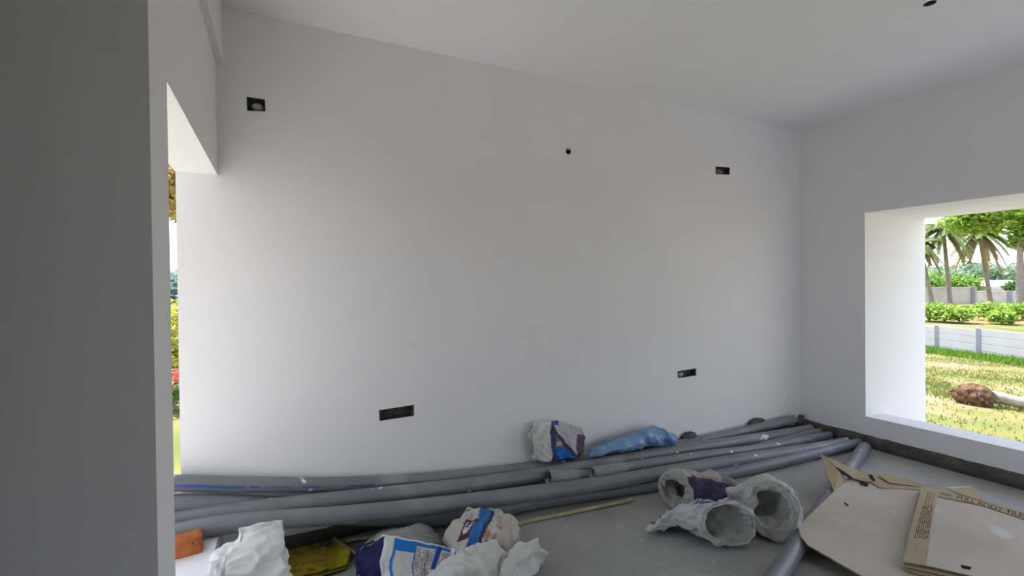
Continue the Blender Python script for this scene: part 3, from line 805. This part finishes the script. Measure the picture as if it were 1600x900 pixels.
# rows of small print down the left band
rr = random.Random(5)
bm = bmesh.new()
A0, A1 = Vector((3.8344, 1.5752, 0.1078)), Vector((2.8806, 1.2588, 0.1083))
B0, B1 = Vector((3.8637, 1.5359, 0.1043)), Vector((2.9604, 1.2143, 0.1032))
for k in range(7):
    u = .12+.76*k/6
    s = .05 if k % 2 else .32
    while s < .82:
        L = rr.uniform(.03, .10); e = min(s+L, .84)
        def pt(a, b): return (A0.lerp(A1, b)).lerp(B0.lerp(B1, b), a)
        q = [pt(u-.035, s), pt(u+.035, s), pt(u+.035, e), pt(u-.035, e)]
        bm.faces.new([bm.verts.new(x) for x in q])
        s = e + rr.uniform(.008, .02)
o = obj('small_print', bm, 'ink'); o.parent = band_l
bm = bmesh.new()
E0, E1 = Vector((3.8317, 1.5033, 0.1027)), Vector((3.8559, 1.4540, 0.0986)); F0 = Vector((3.8703, 1.5151, 0.1026))
for k in range(7):
    a = E0.lerp(E1, k/7); b_ = E0.lerp(E1, (k+.62)/7); up_ = (F0-E0)*(1 if k % 3 else .55)
    bm.faces.new([bm.verts.new(x) for x in (a, b_, b_+up_, a+up_)])
o = obj('small_print', bm, 'ink'); o.parent = band_b

# ------------------------------------------------------------------ brick, sticks, mortar lumps, crumbs
bm = bmesh.new()
bmesh.ops.create_cube(bm, size=1)
bmesh.ops.subdivide_edges(bm, edges=bm.edges, cuts=9, use_grid_fill=True)
for v in bm.verts:
    c = v.co.copy()
    c = Vector((c.x*.20, c.y*.095, c.z*.075))
    f = 1.0
    # worn rounded corners and pitting
    ex = max(abs(v.co.x), abs(v.co.y), abs(v.co.z))
    rnd = v.co.length/0.87
    c *= 1-.05*max(0, rnd-.75)/.25
    c += v.co.normalized()*.004*fold(v.co, 5, 5)
    v.co = c
bk = obj('brick', bm, 'brick', None, True)
bk.location = (-.432, 2.612, ZS+.0375); bk.rotation_euler = (0, 0, R(7))
tag(bk, 'orange clay brick with worn corners on the left sill', 'brick')

o = obj('bamboo_stick', solid_tube(catmull([(1.2300, 2.6030, 0.0140), (1.4900, 2.5830, 0.0140), (1.8100, 2.5490, 0.0140), (2.1480, 2.5160, 0.0140)], 16), .0135, 10), 'stick', None, True)
tag(o, 'long pale bamboo stick on the floor along the front pipe', 'stick')
o = obj('wood_stick', solid_tube(catmull([(0.2640, 2.8560, 0.0600), (0.3170, 2.7530, 0.0500), (0.3870, 2.6310, 0.0300)], 10), .010, 8), 'stick2', None, True)
tag(o, 'short brown stick pointing up between the yellow sack and the blue-label sack', 'stick', 'short sticks')
o = obj('wood_stick', solid_tube(catmull([(0.3140, 2.8440, 0.0350), (0.4150, 2.8390, 0.0300), (0.5590, 2.8250, 0.0200)], 10), .011, 8), 'stick', None, True)
tag(o, 'pale stick lying level behind the short brown stick', 'stick', 'short sticks')

def lump(name, c, s, seed, label, group='mortar lumps'):
    bm = bmesh.new(); bmesh.ops.create_icosphere(bm, subdivisions=4, radius=1)
    for v in bm.verts:
        k = 1+.42*fold(v.co, seed, 1.9)+.16*noise.noise(v.co*7)
        v.co = Vector((v.co.x*s[0]*k, v.co.y*s[1]*k, v.co.z*s[2]*k))
    o = obj(name, bm, 'raw_cement', None, True); o.location = c
    return tag(o, label, 'mortar', group)
lump('mortar_lump', (3.1270, 2.9300, 0.1510), (.075, .04, .055), 3, 'dark lump of dried mortar on the wall just right of the blue plastic sack')
lump('mortar_lump', (4.0050, 2.9350, 0.1680), (.09, .03, .04), 6, 'low dark mortar lump behind the wall pipe near the far corner')
lump('mortar_lump', (4.67, 2.935, .07), (.05, .035, .07), 9, 'dark mortar lump in the far corner of the room')

rr = random.Random(3)
bm = bmesh.new()
for k in range(140):
    x = rr.uniform(.3, 4.5); y = rr.uniform(1.2, 2.6); s = rr.uniform(.002, .007)
    r0 = bmesh.ops.create_icosphere(bm, subdivisions=1, radius=s)
    for v in r0['verts']: v.co = Vector((v.co.x*rr.uniform(.7, 1.5), v.co.y, v.co.z*.5)) + Vector((x, y, s*.3))
o = obj('plaster_crumbs', bm, 'sill'); tag(o, 'scattered white plaster crumbs on the cement floor', 'crumbs', None, 'stuff')

# ------------------------------------------------------------------ outdoors
def ground_z(x, y):
    if x > 5:
        return max(-1.72, -.5-(x-5.8)*.0615) if x > 5.8 else -.5
    return -.5
bm = bmesh.new()
xs = [5.0, 5.8, 8, 11, 14, 17, 20, 23, 25.6, 30, 45]
ys = [-30, -15, -6, 0, 4, 8, 12, 16, 20, 26, 40]
rows = [[Vector((x, y, ground_z(x, y)+.05*noise.noise(Vector((x*.4, y*.4, 0))))) for y in ys] for x in [5.0]+[5.0+.5*i for i in range(1, 82)]]
skin(bm, rows, wrap=False); bmesh.ops.recalc_face_normals(bm, faces=bm.faces)
for f in bm.faces:
    if f.normal.z < 0: f.normal_flip()
lawn = struct(obj('lawn', bm, 'lawn', None, True))
bm = boxes(((-60, 1.68, -1.0), (XO, 120, -.5)), ((-60, -40, -1.0), (FARL-.2, 1.68, -.5)), ((FARL-.2, -40, -1.0), (5.0, REAR-.2, -.5)))
struct(obj('lawn_left', bm, 'lawn'))
bm = boxes(((45, -160, -2.2), (420, 400, -1.72)), ((5, 40, -2.2), (45, 400, -1.72)), ((5, -160, -2.2), (45, -30, -1.72)))
struct(obj('field', bm, 'field'))

struct(obj('bounce_paving', boxes(((-5.0, 1.68, -.5), (XO, 3.3, -.42)), ((FARL-.2, REAR-7, -.5), (XRO, REAR-.2, -.04))), 'bounce_paving'))  # unseen paving left and rear, added to bounce sunlight into the room
struct(obj('bounce_paving_right', boxes(((XRO, -3.4, -.52), (7.0, 3.3, -.44))), 'bounce_paving_grey'))  # unseen darker paving, added for bounced light at the right opening

FW = Vector((.4445, .8958, 0)); RT = Vector((.8958, -.4445, 0))
def wp(depth, lat, z): q = FW*depth+RT*lat; return Vector((q.x, q.y, z))
def px(depth, x, z): return wp(depth, (x-800)/737.22*depth, z)

# precast fence: posts and four planks to a bay
t = thing('precast_fence', wp(19, 18.8, -1.65), 'white precast concrete panel fence across the lawn outside the right opening', 'fence')
def board(name, a, b, z0, z1, th, mat, parent):
    a = Vector(a); b = Vector(b); d = (b-a).normalized(); n_ = Vector((-d.y, d.x, 0))*th*.5
    bm = bmesh.new()
    f = [a-n_+Vector((0, 0, z0-a.z)), b-n_+Vector((0, 0, z0-b.z)), b-n_+Vector((0, 0, z1-b.z)), a-n_+Vector((0, 0, z1-a.z))]
    k = [p+n_*2 for p in f]
    vf = [bm.verts.new(p) for p in f]; vk = [bm.verts.new(p) for p in k]
    bm.faces.new(vf); bm.faces.new(vk[::-1])
    for i in range(4): bm.faces.new([vf[i], vk[i], vk[(i+1) % 4], vf[(i+1) % 4]])
    bmesh.ops.recalc_face_normals(bm, faces=bm.faces)
    bmesh.ops.bevel(bm, geom=list(bm.edges), offset=.012, segments=1, affect='EDGES')
    o = obj(name, bm, mat); adopt(o, parent); return o
for k in range(-4, 5):
    d = 20.87-1.87*k
    zb = -1.78+.045*k
    p = wp(d, 18.8, zb)
    bm = bmesh.new(); box(bm, (p.x-.08, p.y-.08, zb-.3), (p.x+.08, p.y+.08, zb+1.24))
    bmesh.ops.bevel(bm, geom=list(bm.edges), offset=.012, segments=1, affect='EDGES')
    adopt(obj('post', bm, 'fence_post'), t)
    if k < 4:
        for i in range(4):
            zz = zb+.02+i*.30
            board('plank', wp(d-.06, 18.8, zb), wp(d-1.81, 18.8, zb), zz, zz+.292, .06, 'fence', t)

# fallen palm log with its root ball
LZ = -.86
t = thing('fallen_log', px(8.85, 1515, LZ), 'fallen grey log with a tangled brown root ball on the lawn', 'log')
a = px(8.85, 1534, LZ+.14); b = px(8.35, 1625, LZ+.10)
adopt(obj('trunk', solid_tube(catmull([tuple(a), tuple(a.lerp(b, .3)+Vector((0, 0, .02))), tuple(a.lerp(b, .7)), tuple(b+(b-a)*.6)], 14), [.15, .13, .12, .115, .11, .11, .105, .105, .10, .10, .1, .1, .1, .1], 12), 'trunk_log', None, True), t)
bm = bmesh.new(); bmesh.ops.create_icosphere(bm, subdivisions=4, radius=1)
for v in bm.verts:
    k = 1+.25*fold(v.co, 8, 2.5)
    v.co = px(8.85, 1521, LZ+.15)+Vector((v.co.x*.24*k, v.co.y*.27*k, v.co.z*.21*k))
adopt(obj('root_ball', bm, 'root', None, True), t)
rr = random.Random(12); c0 = px(8.85, 1521, LZ+.16); bm = bmesh.new()
for k in range(70):
    d = Vector((rr.gauss(0, 1), rr.gauss(0, 1), rr.gauss(.2, .6))).normalized()
    p1 = c0+Vector((d.x*.2, d.y*.22, d.z*.17)); p2 = c0+Vector((d.x*.33, d.y*.36, d.z*.26-.05)); p2.z = max(p2.z, LZ+.01)
    skin(bm, tube_rings([tuple(p1), tuple((p1+p2)/2+Vector((0, 0, .03))), tuple(p2)], [.016, .010, .004], 4))
o = obj('root_fibres', bm, 'root'); adopt(o, t); o['kind'] = 'stuff'

# foliage
def leaves(bm, lay, rr, centre, rad, n, size, cols, shell=.45):
    for _ in range(n):
        d = Vector((rr.gauss(0, 1), rr.gauss(0, 1), rr.gauss(0, 1))).normalized()
        k = shell+(1-shell)*rr.random()
        p = Vector(centre)+Vector((d.x*rad[0], d.y*rad[1], d.z*rad[2]))*k
        ax = Vector((rr.gauss(0, 1), rr.gauss(0, 1), rr.gauss(0, .6))).normalized()
        sd = ax.cross(Vector((rr.gauss(0, 1), rr.gauss(0, 1), rr.gauss(0, 1)))).normalized()
        s = size*rr.uniform(.6, 1.3)
        c = rr.choice(cols); j = rr.uniform(.8, 1.2)
        vs_ = [bm.verts.new(q) for q in (p-ax*s, p+sd*s*.45, p+ax*s, p-sd*s*.45)]
        for v in vs_: v[lay] = (c[0]*j, c[1]*j, c[2]*j, 1)
        bm.faces.new(vs_)
def new_leaf_bm():
    bm = bmesh.new(); return bm, bm.verts.layers.float_color.new('Col')
GREENS = [(.16, .30, .05), (.22, .38, .07), (.12, .24, .05), (.30, .42, .10)]
BRIGHT = [(.30, .46, .06), (.22, .40, .06), (.40, .50, .10), (.16, .32, .06)]
YELL = [(.55, .52, .06), (.45, .48, .08), (.62, .55, .12), (.30, .36, .06)]
DARKG = [(.08, .17, .05), (.12, .22, .06), (.06, .12, .04)]
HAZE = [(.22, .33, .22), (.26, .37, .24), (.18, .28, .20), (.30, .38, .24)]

def tree(base, hgt, clumps, n, size, cols, label, group, seed, trunk_r=.2, lean=(0, 0), bark='bark', name='tree', cat='tree', loc_z=None):
    rr = random.Random(seed)
    t = thing(name, base, label, cat, group)
    b = Vector(base)
    top = b+Vector((lean[0], lean[1], hgt))
    path = catmull([tuple(b-Vector((0, 0, .1))), tuple(b.lerp(top, .35)+Vector((lean[0]*.1, 0, 0))), tuple(b.lerp(top, .7)), tuple(top)], 9)
    adopt(obj('trunk', solid_tube(path, [trunk_r*(1.15-.07*i) for i in range(9)], 10), bark, None, True), t)
    bm, lay = new_leaf_bm()
    for (dx, dy, dz, rx, ry, rz) in clumps:
        leaves(bm, lay, rr, b+Vector((dx, dy, dz)), (rx, ry, rz), n, size, cols)
    o = obj('foliage', bm, 'leaf'); adopt(o, t); o['kind'] = 'stuff'
    return t

def shrub(base, r, h, n, size, cols, label, group, seed, name='shrub', flowers=None):
    rr = random.Random(seed)
    t = thing(name, base, label, 'shrub', group)
    b = Vector(base)
    bm = bmesh.new()
    for k in range(7):
        a = rr.uniform(0, 6.28); q = b+Vector((math.cos(a)*r*.55, math.sin(a)*r*.55, h*.75))
        skin(bm, tube_rings([tuple(b), tuple(b.lerp(q, .5)+Vector((0, 0, .05*h))), tuple(q)], [.02*h+.008, .015*h+.005, .006], 5))
    adopt(obj('stems', bm, 'bark'), t)
    bm, lay = new_leaf_bm()
    for k in range(6):
        a = k*1.05; leaves(bm, lay, rr, b+Vector((math.cos(a)*r*.45, math.sin(a)*r*.45, h*rr.uniform(.45, .7))), (r*.6, r*.6, h*.42), n//6, size, cols, .2)
    o = obj('foliage', bm, 'leaf'); adopt(o, t); o['kind'] = 'stuff'
    if flowers:
        bm, lay = new_leaf_bm()
        leaves(bm, lay, rr, b+Vector((0, 0, h*.8)), (r, r, h*.3), 260, size*.9, flowers, .6)
        o = obj('flowers', bm, 'leaf'); adopt(o, t); o['kind'] = 'stuff'
    return t

GZ = -1.72
def palm(base, top, label, seed, fl=2.7, nf=15):
    rr = random.Random(seed)
    t = thing('coconut_palm', base, label, 'palm tree', 'coconut palms in the field')
    b = Vector(base); tp = Vector(top)
    path = catmull([tuple(b-Vector((0, 0, .2))), tuple(b.lerp(tp, .3)+(tp-b).cross(Vector((0, 0, 1)))*0), tuple(b.lerp(tp, .65)), tuple(tp)], 12)
    adopt(obj('trunk', solid_tube(path, [.27-.010*i for i in range(12)], 10), 'bark', None, True), t)
    for k in range(nf):
        a = k*2.4+rr.uniform(-.2, .2)
        el = rr.choice((.8, .45, .1, -.25, -.5, -.8))
        L = fl*rr.uniform(.85, 1.15)
        out = Vector((math.cos(a), math.sin(a), 0))
        bm, lay = new_leaf_bm()
        pts = []
        for i in range(9):
            s = i/8
            pts.append(tp+out*(L*s*math.cos(el*.8))+Vector((0, 0, L*(math.sin(el)*s-.75*s*s))))
        sd = Vector((-out.y, out.x, 0))
        dry = el < -.4
        for i in range(8):
            for m_ in range(5):
                p = pts[i].lerp(pts[i+1], m_/5)
                for sg in (-1, 1):
                    ll = .95*(1-.5*abs(i-3)/5)*rr.uniform(.8, 1.1)
                    q = p+sd*sg*ll*.62+out*ll*.35+Vector((0, 0, -ll*.6))
                    w = (pts[i+1]-pts[i]).normalized()*.10
                    c = rr.choice([(.26, .19, .08), (.20, .16, .07)] if dry else [(.13, .18, .045), (.20, .24, .06), (.09, .14, .035)])
                    vs_ = [bm.verts.new(x) for x in (p-w, p+w, q)]
                    for v in vs_: v[lay] = (*c, 1)
                    bm.faces.new(vs_)
            w = sd*.04
            vs_ = [bm.verts.new(x) for x in (pts[i]-w, pts[i]+w, pts[i+1]+w, pts[i+1]-w)]
            for v in vs_: v[lay] = (.30, .30, .12, 1)
            bm.faces.new(vs_)
        adopt(obj('frond', bm, 'leaf'), t)
    return t
def P(d, x, y):
    """world point at distance d along the bearing of a survey mark"""
    hz = 443.1-(x-800)*.0111
    q = px(d, x, 0); q.z = 1.4996-(y-hz)/737.22*d
    return q
palm(tuple(P(56, 1485, 479)), tuple(P(56, 1474, 356)), 'coconut palm with drooping fronds, second trunk from the window jamb', 1, 3.3, 26)
palm(tuple(P(57, 1549, 478)), tuple(P(57, 1530, 362)), 'leaning coconut palm between the drooping palm and the broad tree', 2, 3.0, 24)
palm(tuple(P(56, 1458, 479)), tuple(P(56, 1436, 378)), 'thin leaning coconut palm nearest the window jamb', 3, 2.6, 16)
bt = P(46, 1594, 486)
tree(tuple(bt), 7.5, [(-1.0, 1.4, 9.4, 3.0, 3.0, 2.0), (-2.6, 2.8, 9.2, 2.4, 2.4, 1.7), (.5, -1.2, 9.6, 3.0, 3.0, 2.2), (.6, -.4, 7.2, 1.2, 1.4, 1.5), (-3.2, 1.6, 10.0, 2.2, 2.2, 1.6), (2.5, -3, 10, 3, 3, 2.4)], 1500, .27, BRIGHT,
     'tall broad green tree at the right edge of the view', None, 5, .33)
# shrubs beyond the fence
sp = [(36, 1452, 1.25, 1.5), (35, 1476, 1.3, 1.45), (34, 1500, 1.1, 1.2), (36, 1548, 1.2, 1.35), (33, 1566, .9, 1.0), (36, 1597, 1.1, 1.3)]
sl = ['leafy shrub beyond the fence, nearest the window jamb', 'leafy shrub beyond the fence, second from the jamb', 'low shrub beyond the fence between the drooping palm and the leaning palm', 'leafy shrub at the foot of the leaning palm', 'small shrub right of the leaning palm', 'shrub at the foot of the broad tree']
for i, ((d, x, r, h), lab) in enumerate(zip(sp, sl)):
    b = px(d, x, GZ); shrub(tuple(b), r, h, 800, .17, BRIGHT+YELL[3:], lab, 'shrubs beyond the fence', 30+i)
# boundary walls of the far field
def far_wall(name, d, x0, x1, h, label, mat='farwall', posts=()):
    t = thing(name, px(d, (x0+x1)/2, GZ), label, 'wall')
    a = px(d, x0, GZ); b = px(d, x1, GZ)
    board('wall_panel', a, b, GZ-.1, GZ+h, .25, mat, t)
    board('coping', a, b, GZ+h, GZ+h+.1, .35, mat, t)
    for x in posts:
        p = px(d-.2, x, GZ); bm = bmesh.new(); box(bm, (p.x-.25, p.y-.25, GZ-.1), (p.x+.25, p.y+.25, GZ+h+.15)); adopt(obj('pier', bm, 'fence_post'), t)
    return t
far_wall('boundary_wall', 60, 1380, 1521, 2.05, 'taller stained white boundary wall behind the palm trunks', posts=(1521,))
far_wall('boundary_wall', 61, 1523, 1760, 1.45, 'lower white boundary wall with piers, right of the taller wall', posts=(1578, 1640, 1700))
t = thing('shed', px(120, 1580, GZ), 'long white-roofed shed low in front of the distant trees', 'building')
board('wall_panel', px(120, 1518, GZ), px(120, 1720, GZ), GZ, GZ+1.3, 8, 'farwall', t)
a = px(116, 1516, GZ+1.3); b = px(116, 1722, GZ+1.3); a2 = px(122, 1516, GZ+2.7); b2 = px(122, 1722, GZ+2.7); a3 = px(128, 1516, GZ+1.3); b3 = px(128, 1722, GZ+1.3)
bm = bmesh.new(); skin(bm, [[a, b], [a2, b2], [a3, b3], [a3-Vector((0, 0, .2)), b3-Vector((0, 0, .2))], [a-Vector((0, 0, .2)), b-Vector((0, 0, .2))], [a, b]], wrap=False)
bmesh.ops.recalc_face_normals(bm, faces=bm.faces); adopt(obj('roof', bm, 'shed'), t)
# trees behind the wall
mt_ = [(85, 1450, 5.0, 3.2, 'rounded green tree behind the tall boundary wall, nearest the jamb'), (88, 1480, 4.6, 3.4, 'green tree behind the tall boundary wall, beside the drooping palm trunk'), (86, 1507, 4.4, 3.0, 'green tree over the end of the tall boundary wall'), (92, 1590, 3.0, 2.4, 'dark bush above the low boundary wall')]
for i, (d, x, h, r, lab) in enumerate(mt_):
    b = px(d, x, GZ); tree(tuple(b), h*.5, [(0, 0, h*.55, r, r, h*.42), (r*.5, .4, h*.45, r*.8, r*.8, h*.36), (-r*.5, -.4, h*.45, r*.8, r*.8, h*.36)], 500, .34, GREENS if i < 3 else DARKG, lab, 'trees behind the boundary wall', 50+i, .2)
rr = random.Random(77); bm, lay = new_leaf_bm()
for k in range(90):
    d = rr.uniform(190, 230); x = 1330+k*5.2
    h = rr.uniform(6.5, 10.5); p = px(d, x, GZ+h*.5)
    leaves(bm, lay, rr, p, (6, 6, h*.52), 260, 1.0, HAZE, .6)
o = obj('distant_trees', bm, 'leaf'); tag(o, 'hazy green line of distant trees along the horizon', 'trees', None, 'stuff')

# grass: taller tufts at the fence foot and sparse blades over the lawn
rr = random.Random(9); bm, lay = new_leaf_bm()
def blade(p, h, w, c):
    a = rr.uniform(0, 6.28); s = Vector((math.cos(a), math.sin(a), 0))*w; ln = Vector((rr.gauss(0, .3), rr.gauss(0, .3), 1))*h
    v = [bm.verts.new(q) for q in (p-s, p+s, p+ln)]
    j = rr.uniform(.8, 1.2)
    for x_ in v: x_[lay] = (c[0]*j, c[1]*j, c[2]*j, 1)
    bm.faces.new(v)
for k in range(9000):
    d = rr.uniform(13.5, 26); lat = 18.8-abs(rr.gauss(.05, .55))
    q = wp(d, lat, 0); q.z = ground_z(q.x, q.y)-.03
    blade(q, rr.uniform(.10, .34), .03, rr.choice([(.14, .27, .03), (.19, .30, .04), (.11, .22, .025)]))
for k in range(16000):
    d = rr.uniform(4.5, 22); x = rr.uniform(1420, 1640); q = px(d, x, 0)
    if q.x < 5.9: continue
    if (q.x-wp(d, 18.8, 0).x) > 0: continue
    q.z = ground_z(q.x, q.y)-.02
    if noise.noise(Vector((q.x*.35, q.y*.35, 2))) < -.12 and rr.random() < .8: continue
    blade(q, rr.uniform(.03, .09), .02, rr.choice([(.22, .22, .06), (.19, .22, .05), (.27, .24, .09), (.14, .21, .04)]))
o = obj('grass', bm, 'leaf'); tag(o, 'yellow-green grass with taller tufts along the fence foot', 'grass', None, 'stuff')

# beyond the left opening
def L(dist, x, z):
    a = YAW+math.atan((x-800)/737.22)
    return Vector((math.sin(a)*dist, math.cos(a)*dist, z))
tree(tuple(L(13.5, 262, -.5)), 1.2, [(0, 0, 1.0, .75, .75, .55), (.25, .3, 1.3, .6, .6, .5), (-.3, 0, .55, .6, .6, .5), (.1, 0, .3, .5, .5, .4)], 420, .10, YELL, 'yellow-green bushy tree seen through the left opening', None, 61, .06)
shrub(tuple(L(9.5, 266, -.5)), .55, .62, 420, .07, DARKG+GREENS[:1], 'dark green shrub with red flowers in the left opening', None, 62, flowers=[(.55, .06, .05), (.62, .20, .14)])
ct = L(7.0, 262, -.5)
tree((ct.x-1.5, ct.y+.4, -.5), 2.8, [(1.5, -.3, 3.15, .55, .5, .36), (1.1, -.2, 3.4, .6, .5, .4), (.4, 0, 3.3, .7, .6, .5), (1.9, -.3, 3.2, .5, .45, .34)], 420, .09, [(.42, .25, .06), (.34, .18, .05), (.52, .38, .10), (.28, .26, .07)], 'tree with orange-brown leaves at the top of the left opening', None, 63, .09)
rr = random.Random(78); bm, lay = new_leaf_bm()
for k in range(26):
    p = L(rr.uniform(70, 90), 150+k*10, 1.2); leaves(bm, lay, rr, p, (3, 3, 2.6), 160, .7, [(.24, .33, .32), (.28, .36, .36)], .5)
o = obj('distant_hedge', bm, 'leaf'); tag(o, 'bluish distant trees low in the left opening', 'trees', None, 'stuff')
